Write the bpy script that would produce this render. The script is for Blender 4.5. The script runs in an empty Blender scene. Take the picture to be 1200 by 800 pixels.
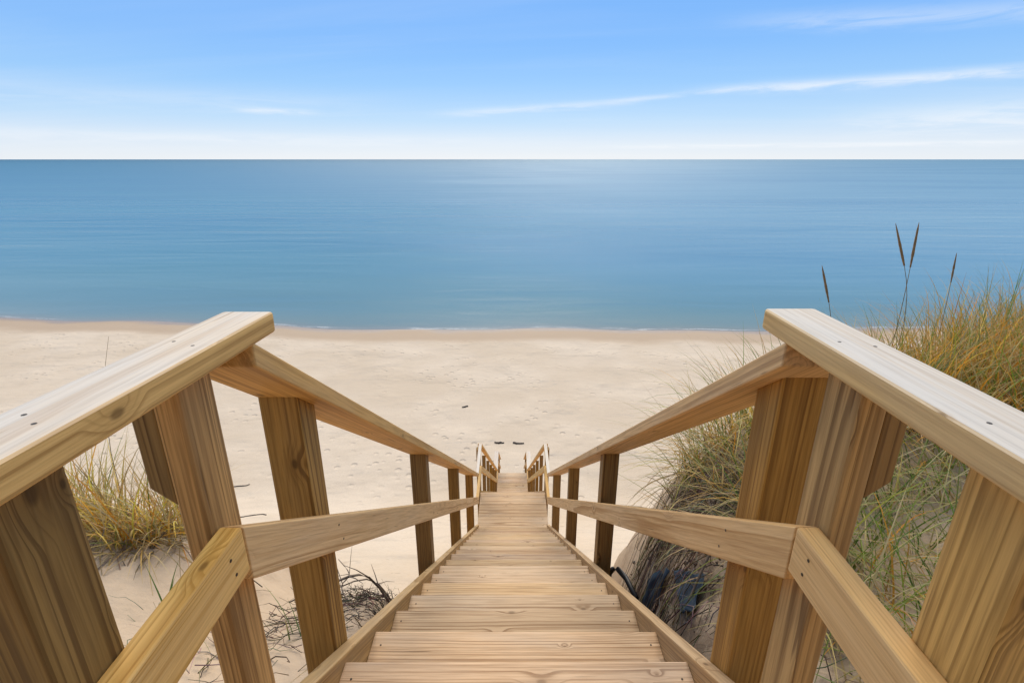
import bpy, bmesh, math, random
import numpy as np
from mathutils import Vector, Matrix, noise as mn

random.seed(7)
np.random.seed(7)
S = bpy.context.scene
COL = S.collection
R = math.radians

# ------------------------------------------------------------------ camera
CAMZ = 13.3                      # lens height above the lake, metres
cam_d = bpy.data.cameras.new("camera")
cam_d.sensor_width = 36.0
cam_d.lens = 18.06
cam_d.clip_start = 0.02
cam_d.clip_end = 120000
cam = bpy.data.objects.new("camera", cam_d)
COL.objects.link(cam)
cam.location = (-0.012, 0, CAMZ)
cam.rotation_euler = (R(90 - 19.5), 0, 0)
S.camera = cam

# ------------------------------------------------------------------ light
SUN_EL, SUN_AZ = 48.0, 0.0      # degrees above horizon, degrees clockwise from straight ahead
sun_d = bpy.data.lights.new("sun", 'SUN')
sun_d.energy = 1.5
sun_d.angle = R(55)
sun_d.color = (1.0, 0.88, 0.70)
sun = bpy.data.objects.new("sun", sun_d)
COL.objects.link(sun)
sd = Vector((math.sin(R(SUN_AZ)) * math.cos(R(SUN_EL)), math.cos(R(SUN_AZ)) * math.cos(R(SUN_EL)), math.sin(R(SUN_EL))))
sun.rotation_euler = (-sd).to_track_quat('-Z', 'Y').to_euler()
sun.location = (0, 0, 60)

S.view_settings.view_transform = 'Standard'
S.view_settings.look = 'None'
S.view_settings.gamma = 1.0
S.view_settings.use_curve_mapping = False
S.view_settings.exposure = 1.42


S.cycles.max_bounces = 6
S.cycles.diffuse_bounces = 3
S.cycles.glossy_bounces = 2
S.cycles.transmission_bounces = 2


class NT:
    """small helper for building node trees"""
    def __init__(self, tree):
        self.t = tree
        self.n = tree.nodes
        self.l = tree.links

    def new(self, kind, **kw):
        nd = self.n.new(kind)
        for k, v in kw.items():
            setattr(nd, k, v)
        return nd

    def put(self, sock, v):
        if isinstance(v, bpy.types.NodeSocket):
            self.l.new(v, sock)
        elif v is not None:
            sock.default_value = v

    def math(self, op, a, b=None, c=None, clamp=False):
        nd = self.new('ShaderNodeMath', operation=op, use_clamp=clamp)
        self.put(nd.inputs[0], a)
        if b is not None: self.put(nd.inputs[1], b)
        if c is not None: self.put(nd.inputs[2], c)
        return nd.outputs[0]

    def vmath(self, op, a, b=None, scale=None):
        nd = self.new('ShaderNodeVectorMath', operation=op)
        self.put(nd.inputs[0], a)
        if b is not None: self.put(nd.inputs[1], b)
        if scale is not None: self.put(nd.inputs[3], scale)
        return nd.outputs['Value'] if op in ('LENGTH', 'DOT_PRODUCT') else nd.outputs[0]

    def sep(self, v):
        nd = self.new('ShaderNodeSeparateXYZ'); self.put(nd.inputs[0], v)
        return nd.outputs

    def comb(self, x, y, z):
        nd = self.new('ShaderNodeCombineXYZ')
        self.put(nd.inputs[0], x); self.put(nd.inputs[1], y); self.put(nd.inputs[2], z)
        return nd.outputs[0]

    def noise(self, vec, scale=1.0, detail=2.0, rough=0.5, dist=0.0):
        nd = self.new('ShaderNodeTexNoise')
        self.put(nd.inputs['Vector'], vec)
        nd.inputs['Scale'].default_value = scale
        nd.inputs['Detail'].default_value = detail
        nd.inputs['Roughness'].default_value = rough
        nd.inputs['Distortion'].default_value = dist
        return nd.outputs['Fac']

    def remap(self, v, a, b, c=0.0, d=1.0, smooth=True):
        nd = self.new('ShaderNodeMapRange', interpolation_type='SMOOTHSTEP' if smooth else 'LINEAR')
        self.put(nd.inputs[0], v)
        for i, q in enumerate((a, b, c, d)):
            self.put(nd.inputs[i + 1], q)
        return nd.outputs[0]

    def mix(self, f, a, b, mode='MIX'):
        nd = self.new('ShaderNodeMix', data_type='RGBA', blend_type=mode)
        nd.clamp_factor = True
        self.put(nd.inputs[0], f)
        self.put(nd.inputs[6], a if isinstance(a, bpy.types.NodeSocket) else (*a, 1))
        self.put(nd.inputs[7], b if isinstance(b, bpy.types.NodeSocket) else (*b, 1))
        return nd.outputs[2]

    def ramp(self, f, stops, interp='LINEAR'):
        nd = self.new('ShaderNodeValToRGB')
        cr = nd.color_ramp
        cr.interpolation = interp
        while len(cr.elements) < len(stops):
            cr.elements.new(0.5)
        for e, (p, c) in zip(cr.elements, stops):
            e.position = p
            e.color = (*c, 1)
        self.put(nd.inputs[0], f)
        return nd.outputs[0]

    def bump(self, h, strength=0.3, dist=0.01, normal=None):
        nd = self.new('ShaderNodeBump')
        nd.inputs['Strength'].default_value = strength
        nd.inputs['Distance'].default_value = dist
        self.put(nd.inputs['Height'], h)
        if normal is not None: self.put(nd.inputs['Normal'], normal)
        return nd.outputs[0]


# ------------------------------------------------------------------ sky
world = bpy.data.worlds.new("World")
S.world = world
world.use_nodes = True
w = NT(world.node_tree)
w.n.clear()
tc = w.new('ShaderNodeTexCoord')
dirv = tc.outputs['Generated']
dx, dy, dz = w.sep(dirv)[:3]
sky = w.new('ShaderNodeTexSky', sky_type='NISHITA')
sky.sun_disc = False
sky.sun_elevation = R(SUN_EL)
sky.sun_rotation = R(SUN_AZ)
sky.altitude = 200
sky.air_density = 1.0
sky.dust_density = 0.6
sky.ozone_density = 2.0
nish = w.vmath('SCALE', sky.outputs[0], scale=0.043)
elev = w.math('MAXIMUM', dz, 0.0)
# clear-air colour by height above the horizon: hazy white low down, deep blue above
air = w.ramp(elev, [(0.0, (0.335, 0.358, 0.385)), (0.03, (0.280, 0.325, 0.386)), (0.065, (0.196, 0.284, 0.390)),
                    (0.12, (0.122, 0.234, 0.392)), (0.18, (0.084, 0.198, 0.392)), (0.25, (0.066, 0.178, 0.388)),
                    (0.45, (0.095, 0.180, 0.335)), (1.0, (0.150, 0.215, 0.310))])
base = w.mix(0.88, nish, air)
az = w.math('MULTIPLY', w.math('ARCTAN2', dx, dy), 57.2958)
el = w.math('MULTIPLY', w.math('ARCSINE', dz), 57.2958)
# cirrus veil: streaky noise on a flat cloud layer, everywhere in the sky
den = w.math('ADD', w.math('MAXIMUM', dz, 0.0), 0.06)
cx, cy = w.math('DIVIDE', dx, den), w.math('DIVIDE', dy, den)
veil_v = w.comb(w.math('MULTIPLY', cx, 0.22), w.math('ADD', w.math('MULTIPLY', cy, 1.1), w.math('MULTIPLY', cx, 0.16)), 0.0)
veil = w.remap(w.noise(veil_v, 0.9, 7, 0.62, 0.5), 0.48, 0.80)
veil2 = w.remap(w.noise(w.vmath('ADD', veil_v, (7.3, 2.1, 0)), 0.33, 5, 0.6), 0.42, 0.72)
wisp_n = w.noise(w.comb(w.math('MULTIPLY', az, 0.16), w.math('MULTIPLY', el, 1.3), 3.0), 1.0, 6, 0.65, 0.6)
wisp_e = w.math('MULTIPLY', w.math('SUBTRACT', wisp_n, 0.5), 1.3)


def streak(az0, el0, az1, el1, thick, power):
    """one long thin cirrus band between two directions, with torn edges"""
    cxa, cea = (az0 + az1) / 2, (el0 + el1) / 2
    slope = (el1 - el0) / (az1 - az0)
    half = (az1 - az0) / 2
    u = w.math('DIVIDE', w.math('SUBTRACT', az, cxa), half)
    line = w.math('ADD', w.math('MULTIPLY', w.math('SUBTRACT', az, cxa), slope), cea)
    v = w.math('DIVIDE', w.math('SUBTRACT', w.math('ADD', el, w.math('MULTIPLY', wisp_e, thick * 1.6)), line), thick)
    g = w.math('EXPONENT', w.math('MULTIPLY', w.math('MULTIPLY', v, v), -1.0))
    e = w.remap(w.math('ABSOLUTE', u), 1.0, 0.35)
    return w.math('MULTIPLY', w.math('MULTIPLY', g, e), w.math('MULTIPLY', w.remap(wisp_n, 0.30, 0.62, 0.25, 1.0), power))


hi = w.remap(dz, 0.15, 0.7, 0.20, 1.0)                     # the veil is thicker higher up, all round
cl = w.math('MULTIPLY', w.math('MULTIPLY', veil, hi), 0.45)
cl = w.math('ADD', cl, w.math('MULTIPLY', w.math('MULTIPLY', veil2, hi), 0.38))
for a in ((15, 6.15, 48, 6.35, 0.42, 0.60), (-10, 4.2, 15, 5.6, 0.36, 0.42), (8, 5.4, 24, 6.3, 0.22, 0.35),
          (16, 12.0, 62, 8.8, 0.70, 0.28), (-27, 4.35, -18, 4.2, 0.26, 0.45), (-60, 5.0, -8, 5.2, 0.8, 0.14),
          (0, 1.2, 60, 1.25, 0.20, 0.55), (25, 3.2, 75, 3.3, 1.1, 0.55), (-70, 2.0, 10, 1.8, 0.5, 0.3)):
    cl = w.math('ADD', cl, streak(*a))
cl = w.math('MINIMUM', cl, 0.92)
skycol = w.mix(cl, base, (0.376, 0.384, 0.394))
bg = w.new('ShaderNodeBackground')
w.put(bg.inputs[0], skycol)
bg.inputs[1].default_value = 0.95
wo = w.new('ShaderNodeOutputWorld')
w.l.new(bg.outputs[0], wo.inputs[0])


# ------------------------------------------------------------------ materials
def new_mat(name):
    m = bpy.data.materials.new(name)
    m.use_nodes = True
    t = NT(m.node_tree)
    b = t.n['Principled BSDF']
    return m, t, b


def wood(name, light, dark, ring=110.0, contrast=0.75, tone=0.16, top=None, top_amt=0.0, rough=0.62, grey=0.12, knots=1.0):
    """solid sawn pine: growth rings round a pith that lies beside the board, fibres, knots, weathering"""
    m, t, b = new_mat(name)
    tcn = t.new('ShaderNodeTexCoord')
    oi = t.new('ShaderNodeObjectInfo')
    rnd = oi.outputs['Random']
    r2 = t.math('FRACT', t.math('MULTIPLY', rnd, 17.31))
    r3 = t.math('FRACT', t.math('MULTIPLY', rnd, 71.77))
    x, y, z = t.sep(tcn.outputs['Object'])[:3]
    x = t.math('ADD', x, t.math('MULTIPLY', rnd, 53.0))
    xs = t.comb(t.math('MULTIPLY', x, 0.75), t.math('MULTIPLY', y, 5.0), t.math('MULTIPLY', z, 5.0))
    warp = t.math('SUBTRACT', t.noise(xs, 1.0, 3, 0.5), 0.5)
    warp2 = t.math('SUBTRACT', t.noise(t.vmath('ADD', xs, (11.0, 5.0, 3.0)), 1.0, 3, 0.5), 0.5)
    # knots
    flat = t.math('GREATER_THAN', t.math('ABSOLUTE', t.sep(tcn.outputs['Normal'])[2]), 0.5)
    across = t.math('ADD', t.math('MULTIPLY', y, flat), t.math('MULTIPLY', t.math('ADD', z, 3.37), t.math('SUBTRACT', 1.0, flat)))
    kv = t.comb(t.math('MULTIPLY', x, 4.2), t.math('ADD', t.math('MULTIPLY', across, 8.0), t.math('MULTIPLY', r2, 9.0)), 0.0)
    vor = t.new('ShaderNodeTexVoronoi', feature='F1', voronoi_dimensions='2D')
    t.put(vor.inputs['Vector'], kv)
    vor.inputs['Scale'].default_value = 1.0
    vor.inputs['Randomness'].default_value = 1.0
    kd = t.math('DIVIDE', vor.outputs['Distance'], t.math('ADD', t.math('MULTIPLY', t.sep(vor.outputs['Color'])[1], 0.75), 0.35))   # big and small knots
    kd = t.math('ADD', kd, t.math('MULTIPLY', warp2, 0.05))
    gate = t.math('MULTIPLY', t.math('GREATER_THAN', t.sep(vor.outputs['Color'])[0], 0.60), knots)
    core = t.math('MULTIPLY', t.remap(kd, 0.082, 0.030), gate)
    halo = t.math('MULTIPLY', t.remap(kd, 0.33, 0.04), gate)
    yy = t.math('ADD', t.math('ADD', y, t.math('MULTIPLY', t.math('SUBTRACT', r2, 0.5), 0.11)), t.math('MULTIPLY', warp, 0.034))
    zz = t.math('ADD', t.math('ADD', z, t.math('ADD', t.math('MULTIPLY', r3, 0.05), 0.022)), t.math('MULTIPLY', warp2, 0.034))
    r = t.math('SQRT', t.math('ADD', t.math('MULTIPLY', yy, yy), t.math('MULTIPLY', zz, zz)))
    r = t.math('ADD', r, t.math('MULTIPLY', halo, 0.017))
    fine = t.noise(t.comb(t.math('MULTIPLY', x, 5.0), t.math('MULTIPLY', y, 160.0), t.math('MULTIPLY', z, 160.0)), 1.0, 3, 0.6)
    years = t.noise(t.comb(t.math('MULTIPLY', r, 34.0), t.math('MULTIPLY', rnd, 40.0), t.math('MULTIPLY', x, 0.12)), 1.0, 3, 0.6)
    ph = t.math('FRACT', t.math('ADD', t.math('MULTIPLY', r, ring), t.math('ADD', t.math('MULTIPLY', fine, 0.30), t.math('MULTIPLY', years, 5.0))))
    late = t.math('MULTIPLY', t.remap(ph, 0.35, 0.86), t.remap(ph, 1.0, 0.93))
    vary = t.remap(t.noise(t.comb(t.math('MULTIPLY', x, 0.7), t.math('MULTIPLY', r, 46.0), t.math('MULTIPLY', rnd, 9.0)), 1.0, 2), 0.32, 0.68, 0.15, 1.0)
    f = t.math('MULTIPLY', t.math('MULTIPLY', late, vary), contrast)
    col = t.mix(f, light, dark)
    col = t.mix(t.remap(fine, 0.38, 0.72, 0.0, 0.48), col, dark)
    chk = t.noise(t.comb(t.math('MULTIPLY', x, 2.4), t.math('MULTIPLY', y, 75.0), t.math('MULTIPLY', z, 75.0)), 1.0, 2, 0.5)
    check = t.remap(chk, 0.70, 0.76)                        # drying checks
    col = t.mix(t.math('MULTIPLY', check, 0.75), col, tuple(c * 0.55 for c in dark))
    strk = t.noise(t.comb(t.math('MULTIPLY', x, 0.5), t.math('MULTIPLY', y, 26.0), t.math('MULTIPLY', z, 26.0)), 1.0, 3, 0.55)
    col = t.mix(t.remap(strk, 0.50, 0.74, 0.0, 0.42), col, dark)
    blot = t.noise(t.comb(t.math('MULTIPLY', x, 1.6), t.math('MULTIPLY', y, 9.0), t.math('MULTIPLY', z, 9.0)), 1.0, 4, 0.6)
    g = tuple(0.33 * (light[0] + light[1] + light[2]) * q for q in (1.05, 0.98, 0.86))
    col = t.mix(t.math('MULTIPLY', t.remap(blot, 0.45, 0.75), grey), col, g)
    col = t.mix(t.math('MULTIPLY', halo, 0.25), col, dark)
    col = t.mix(t.math('MULTIPLY', core, 0.72), col, tuple(c * 0.45 for c in dark))
    if top is not None:
        nz = t.sep(tcn.outputs['Normal'])[2]
        upf = t.remap(nz, 0.55, 0.95)
        wn = t.remap(blot, 0.25, 0.65, 0.7, 1.0)
        tf = t.math('MULTIPLY', t.math('MULTIPLY', upf, wn), t.math('SUBTRACT', top_amt, t.math('MULTIPLY', f, 0.35)))
        tf = t.math('MULTIPLY', tf, t.math('SUBTRACT', 1.0, t.math('MULTIPLY', core, 0.8)))
        tf = t.math('MULTIPLY', tf, t.math('SUBTRACT', 1.0, t.math('MULTIPLY', check, 0.7)))
        worn_sheen = t.mix(t.remap(fine, 0.40, 0.70, 0.0, 0.55), top, tuple(c * 0.72 for c in top))  # wear on upward faces; on the rails also sky sheen put into the colour
        col = t.mix(tf, col, worn_sheen)
    tn = t.math('ADD', t.math('MULTIPLY', t.math('SUBTRACT', r3, 0.5), 2 * tone), 1.0)
    sp = t.new('ShaderNodeHueSaturation')
    t.put(sp.inputs['Color'], col)
    t.put(sp.inputs['Value'], tn)
    t.put(sp.inputs['Saturation'], t.math('ADD', t.math('MULTIPLY', t.math('SUBTRACT', r2, 0.5), 0.22), 1.0))
    t.put(sp.inputs['Hue'], t.math('ADD', t.math('MULTIPLY', t.math('SUBTRACT', rnd, 0.5), 0.009), 0.502))
    t.put(b.inputs['Base Color'], sp.outputs[0])
    t.put(b.inputs['Roughness'], t.math('ADD', t.math('MULTIPLY', fine, 0.2), rough - 0.1))
    b.inputs['Specular IOR Level'].default_value = 0.25
    t.put(b.inputs['Normal'], t.bump(t.math('SUBTRACT', fine, t.math('MULTIPLY', check, 0.8)), 0.45, 0.0020))
    return m


M_TREAD = wood("tread_wood", (0.575, 0.388, 0.225), (0.24, 0.130, 0.056), 100, 0.95, 0.14, (0.55, 0.41, 0.28), 0.15, grey=0.25, knots=0.75)
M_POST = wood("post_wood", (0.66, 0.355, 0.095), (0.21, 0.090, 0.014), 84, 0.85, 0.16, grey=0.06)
M_POST_HALFSHADE = wood("post_wood_halfshade", (0.46, 0.245, 0.062), (0.15, 0.063, 0.009), 84, 0.85, 0.10, grey=0.06)  # post wood with some shade put into its colour, for the first flight
M_POST_SHADE = wood("post_wood_shade", (0.31, 0.165, 0.036), (0.11, 0.046, 0.006), 84, 0.9, 0.05, grey=0.05)  # shaded copy of the post wood: far posts, left landing posts, blocks
M_RAIL = wood("rail_wood", (0.76, 0.46, 0.165), (0.36, 0.18, 0.05), 88, 0.7, 0.07, (0.60, 0.56, 0.51), 0.92, rough=0.62, grey=0.15)
M_MID = wood("mid_rail_wood", (0.78, 0.485, 0.185), (0.38, 0.19, 0.055), 92, 0.85, 0.07, (0.60, 0.46, 0.30), 0.3, grey=0.10)
M_STRING = wood("stringer_wood", (0.56, 0.335, 0.125), (0.23, 0.12, 0.04), 88, 0.75, 0.10, (0.57, 0.42, 0.26), 0.3, grey=0.2)


def plain(name, color, rough=0.7, metal=0.0, var=0.25, scale=30):
    m, t, b = new_mat(name)
    tcn = t.new('ShaderNodeTexCoord')
    n = t.noise(tcn.outputs['Object'], scale, 4, 0.6)
    t.put(b.inputs['Base Color'], t.mix(t.remap(n, 0.3, 0.7), tuple(c * (1 - var) for c in color), tuple(c * (1 + var) for c in color)))
    b.inputs['Roughness'].default_value = rough
    b.inputs['Metallic'].default_value = metal
    t.put(b.inputs['Normal'], t.bump(n, 0.3, 0.004))
    return m


M_SCREW = plain("screw_metal", (0.07, 0.055, 0.04), 0.5, 0.6)
M_TWIG = plain("dead_twig", (0.14, 0.105, 0.078), 0.85)
M_DRIFT = plain("driftwood", (0.06, 0.045, 0.035), 0.85)
M_TARP = plain("blue_plastic", (0.016, 0.036, 0.062), 0.5, var=0.4, scale=14)
M_PIPE = plain("black_pipe", (0.018, 0.016, 0.016), 0.45)


def grass_mat():
    m, t, b = new_mat("grass_blade")
    at = t.new('ShaderNodeAttribute', attribute_name='col')
    c = at.outputs['Color']
    t.put(b.inputs['Base Color'], c)
    b.inputs['Roughness'].default_value = 0.55
    b.inputs['Specular IOR Level'].default_value = 0.3
    tr = t.new('ShaderNodeBsdfTranslucent')
    t.put(tr.inputs[0], c)
    mx = t.new('ShaderNodeMixShader')
    mx.inputs[0].default_value = 0.45
    t.l.new(b.outputs[0], mx.inputs[1])
    t.l.new(tr.outputs[0], mx.inputs[2])
    t.l.new(mx.outputs[0], t.n['Material Output'].inputs[0])
    return m


M_GRASS = grass_mat()


def sand_mat():
    m, t, b = new_mat("dry_and_wet_sand")
    geo = t.new('ShaderNodeNewGeometry')
    p = geo.outputs['Position']
    sh = t.new('ShaderNodeAttribute', attribute_name='shore').outputs['Fac']   # metres of beach before the waterline
    big = t.noise(p, 0.16, 4, 0.55)
    mid = t.noise(t.vmath('MULTIPLY', p, (0.55, 1.5, 1.0)), 0.9, 5, 0.6)
    fin = t.noise(p, 14.0, 4, 0.65)
    grain = t.noise(p, 420.0, 2, 0.6)
    col = t.mix(t.remap(big, 0.35, 0.65), (0.575, 0.463, 0.343), (0.635, 0.525, 0.406))
    col = t.mix(t.remap(mid, 0.50, 0.78, 0.0, 0.40), col, (0.40, 0.345, 0.285))
    # faint grey, heavier-mineral patches and old tracks
    pat = t.noise(t.vmath('MULTIPLY', p, (0.22, 0.85, 1.0)), 1.0, 6, 0.68, 0.8)
    patm = t.math('MULTIPLY', t.remap(pat, 0.56, 0.70), t.remap(sh, 6.0, 11.0))
    patm = t.math('MULTIPLY', patm, t.remap(t.noise(p, 1.8, 5, 0.7), 0.35, 0.68))
    col = t.mix(t.math('MULTIPLY', patm, 0.50), col, (0.33, 0.305, 0.275))
    col = t.mix(t.remap(fin, 0.35, 0.75, 0.0, 0.18), col, (0.33, 0.25, 0.17))
    col = t.mix(t.remap(grain, 0.40, 0.75, 0.0, 0.30), col, (0.24, 0.175, 0.115))
    # wave-washed wet band
    edge = t.math('ADD', sh, t.math('MULTIPLY', t.math('SUBTRACT', t.noise(t.vmath('MULTIPLY', p, (0.16, 0.3, 1)), 1.0, 4, 0.55), 0.5), 2.6))
    wet = t.remap(edge, 4.2, 2.6)
    soak = t.remap(edge, 1.3, 0.2)
    col = t.mix(t.math('MULTIPLY', wet, 0.85), col, (0.385, 0.275, 0.180))
    col = t.mix(t.math('MULTIPLY', soak, 0.75), col, (0.265, 0.195, 0.145))
    # dark humus soil laid bare on the eroded lip
    hum = t.new('ShaderNodeAttribute', attribute_name='humus').outputs['Fac']
    hm = t.math('MULTIPLY', t.remap(hum, 0.0, 0.6), t.remap(t.noise(p, 8.0, 6, 0.7), 0.30, 0.56, 0.25, 1.0))
    col = t.mix(t.math('MULTIPLY', hm, 0.85), col, (0.155, 0.108, 0.072))
    # dark cover painted on the added back dune to cut its bounce light; bare dune sand is browner than the washed beach
    px_, py_, pz_ = t.sep(p)[:3]
    col = t.mix(t.math('MULTIPLY', t.math('MULTIPLY', t.remap(pz_, 7.0, 11.0), 0.55), t.math('SUBTRACT', 1.0, hm)), col, (0.47, 0.335, 0.215))
    back_dune_dark = t.math('MULTIPLY', t.remap(py_, -2.4, -4.0), t.remap(t.noise(p, 1.7, 5, 0.65), 0.30, 0.46))
    col = t.mix(t.math('MULTIPLY', back_dune_dark, 0.92), col, t.mix(t.remap(fin, 0.35, 0.65), (0.055, 0.065, 0.022), (0.105, 0.095, 0.04)))
    # thin dark wrack specks
    wr = t.noise(t.vmath('MULTIPLY', p, (1.2, 3.5, 1.0)), 3.0, 3, 0.6)
    wrm = t.math('MULTIPLY', t.remap(wr, 0.71, 0.76), t.remap(sh, 5.0, 9.0))
    col = t.mix(t.math('MULTIPLY', wrm, 0.55), col, (0.13, 0.11, 0.09))
    t.put(b.inputs['Base Color'], col)
    t.put(b.inputs['Roughness'], t.math('SUBTRACT', t.math('SUBTRACT', 0.92, t.math('MULTIPLY', wet, 0.18)), t.math('MULTIPLY', soak, 0.40)))
    b.inputs['Specular IOR Level'].default_value = 0.25
    # relief: ripples, footprints, grains
    vor = t.new('ShaderNodeTexVoronoi', feature='F1')
    t.put(vor.inputs['Vector'], t.vmath('MULTIPLY', p, (1.0, 1.0, 0.2)))
    vor.inputs['Scale'].default_value = 1.9
    foot = t.remap(vor.outputs['Distance'], 0.10, 0.34)
    fm = t.math('MULTIPLY', t.remap(t.noise(p, 0.33, 3, 0.5), 0.44, 0.62), t.math('SUBTRACT', 1.0, wet))
    fh = t.math('MULTIPLY', foot, fm)
    dry = t.math('SUBTRACT', 1.0, wet)
    hh = t.math('ADD', t.math('MULTIPLY', fh, 0.06), t.math('MULTIPLY', t.math('MULTIPLY', mid, dry), 0.05))
    n3 = t.bump(t.math('ADD', hh, t.math('MULTIPLY', fin, 0.009)), 1.0, 1.0)
    t.put(b.inputs['Normal'], n3)
    return m


def water_mat():
    m, t, b = new_mat("lake_water")
    geo = t.new('ShaderNodeNewGeometry')
    p = geo.outputs['Position']
    off = t.new('ShaderNodeAttribute', attribute_name='off').outputs['Fac']     # metres out from the waterline
    lg = t.math('LOGARITHM', t.math('ADD', t.math('MAXIMUM', off, 0.0), 1.0), 10.0)
    lgn = t.math('DIVIDE', lg, 4.0)
    # body colour: sandy shallows, turquoise shelf, deeper blue
    col = t.ramp(lgn, [(0.0, (0.29, 0.255, 0.20)), (0.10, (0.215, 0.260, 0.225)), (0.22, (0.150, 0.245, 0.246)), (0.36, (0.082, 0.210, 0.258)),
                       (0.48, (0.044, 0.185, 0.265)), (0.62, (0.036, 0.165, 0.260)), (0.80, (0.040, 0.160, 0.245)), (1.0, (0.030, 0.120, 0.185))])
    # sheltered slick on one side, its brighter sky reflection painted into the colour, wind-ruffled darker water on the other
    slick_sheen = t.remap(t.math('ADD', t.math('DIVIDE', t.sep(p)[0], t.math('ADD', t.math('MULTIPLY', off, 0.006), 0.8)), t.math('MULTIPLY', t.math('SUBTRACT', t.noise(t.vmath('MULTIPLY', p, (0.012, 0.02, 1.0)), 1.0, 3, 0.5), 0.5), 70.0)), -26.0, 34.0)
    slick_sheen = t.math('MULTIPLY', slick_sheen, t.remap(lgn, 0.18, 0.42))
    col = t.mix(t.math('MULTIPLY', slick_sheen, 0.7), col, (0.145, 0.275, 0.345))
    # wind lanes and depth patches
    ln = t.noise(t.vmath('MULTIPLY', p, (0.004, 0.016, 1.0)), 1.0, 4, 0.55, 0.4)
    col = t.mix(t.remap(ln, 0.35, 0.68, 0.0, 0.55), col, (0.030, 0.145, 0.250))
    # thin foam where ripples run up the sand
    fo = t.noise(t.vmath('MULTIPLY', p, (0.30, 1.6, 1.0)), 1.0, 5, 0.65, 0.7)
    e = t.math('ADD', off, t.math('MULTIPLY', t.math('SUBTRACT', fo, 0.5), 1.5))
    foam = t.math('MULTIPLY', t.remap(t.math('ABSOLUTE', t.math('SUBTRACT', e, 0.30)), 0.26, 0.04), t.remap(t.noise(t.vmath('MULTIPLY', p, (0.10, 0.1, 1)), 1.0, 4, 0.6), 0.42, 0.64, 0.05, 0.8))
    spk = t.remap(t.noise(p, 5.0, 4, 0.7), 0.30, 0.55)
    foam = t.math('MULTIPLY', foam, t.math('ADD', t.math('MULTIPLY', spk, 0.7), 0.3))
    col = t.mix(t.math('MULTIPLY', foam, 0.65), col, (0.60, 0.60, 0.61))
    t.put(b.inputs['Base Color'], col)
    rgh = t.ramp(lgn, [(0.0, (0.16,) * 3), (0.30, (0.20,) * 3), (0.50, (0.26,) * 3), (0.75, (0.38,) * 3), (1.0, (0.48,) * 3)])   # unresolved ripples
    t.put(b.inputs['Roughness'], t.math('ADD', t.math('MULTIPLY', foam, 0.4), rgh))
    b.inputs['IOR'].default_value = 1.333
    t.put(b.inputs['Specular IOR Level'], t.math('ADD', t.math('MULTIPLY', slick_sheen, 0.14), 0.12))
    # ripples: long low swell lines parallel to the shore + chop
    py = t.sep(p)[1]
    sw = t.noise(t.vmath('MULTIPLY', p, (0.05, 0.25, 1.0)), 1.0, 2, 0.45, 0.9)
    sw2 = t.noise(t.vmath('MULTIPLY', p, (0.014, 0.075, 1.0)), 1.0, 2, 0.5, 0.7)
    ch = t.noise(t.vmath('MULTIPLY', p, (0.8, 1.9, 1.0)), 1.0, 4, 0.6)
    calm = t.remap(t.noise(t.vmath('MULTIPLY', p, (0.006, 0.018, 1.0)), 1.0, 3, 0.5), 0.35, 0.65, 0.45, 1.0)
    h = t.math('ADD', t.math('MULTIPLY', sw, 0.55), t.math('ADD', t.math('MULTIPLY', sw2, 1.5), t.math('MULTIPLY', t.math('MULTIPLY', ch, 0.09), calm)))
    h = t.math('MULTIPLY', h, t.remap(off, 0.0, 70.0, 0.3, 1.0, False))      # flatter in the shelter of the bar
    t.put(b.inputs['Normal'], t.bump(h, 0.5, 0.55))
    return m


M_SAND = sand_mat()
M_WATER = water_mat()


# ------------------------------------------------------------------ small helpers
def tag(o, label=None, cat=None, group=None, kind=None):
    if label: o['label'] = label
    if cat: o['category'] = cat
    if group: o['group'] = group
    if kind: o['kind'] = kind
    return o


def link(name, me, mat=None, parent=None):
    if mat is not None and not me.materials:
        me.materials.append(mat)
    o = bpy.data.objects.new(name, me)
    COL.objects.link(o)
    if parent is not None:
        o.parent = parent
    return o


def empty(name, loc=(0, 0, 0)):
    o = bpy.data.objects.new(name, None)
    o.location = loc
    o.empty_display_size = 0.2
    COL.objects.link(o)
    return o


# ------------------------------------------------------------------ terrain
def lerp_tab(x, tab):
    return float(np.interp(x, [a for a, _ in tab], [b for _, b in tab]))


RIM = [(-400, 3.2), (-8, 3.0), (-4, 2.6), (-2.5, 2.35), (-1.9, 2.2), (-1.4, 2.1), (-1.0, 2.4), (-0.68, 2.45), (-0.5, 1.3), (0.45, 1.15), (0.62, 1.35), (0.8, 1.95),
       (1.05, 2.65), (1.35, 3.0), (1.8, 3.25), (2.5, 3.7), (4, 4.4), (8, 5.2), (400, 5.5)]
SHORE = [(-400, 62), (-150, 52), (-60, 45.6), (-45, 44.0), (-25, 41.8), (-10, 40.7), (0, 40.4), (30, 40.5), (60, 41.2), (150, 46), (400, 58)]


def shore_y(x):
    return lerp_tab(x, SHORE) + 0.35 * math.sin(x * 0.21 + 1.0) + 0.18 * math.sin(x * 0.53)


def smin(a, b, k):
    h = max(0.0, min(1.0, 0.5 + 0.5 * (b - a) / k))
    return b * (1 - h) + a * h - k * h * (1 - h)


def sstep(a, b, v):
    q = max(0.0, min(1.0, (v - a) / (b - a)))
    return q * q * (3 - 2 * q)


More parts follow.
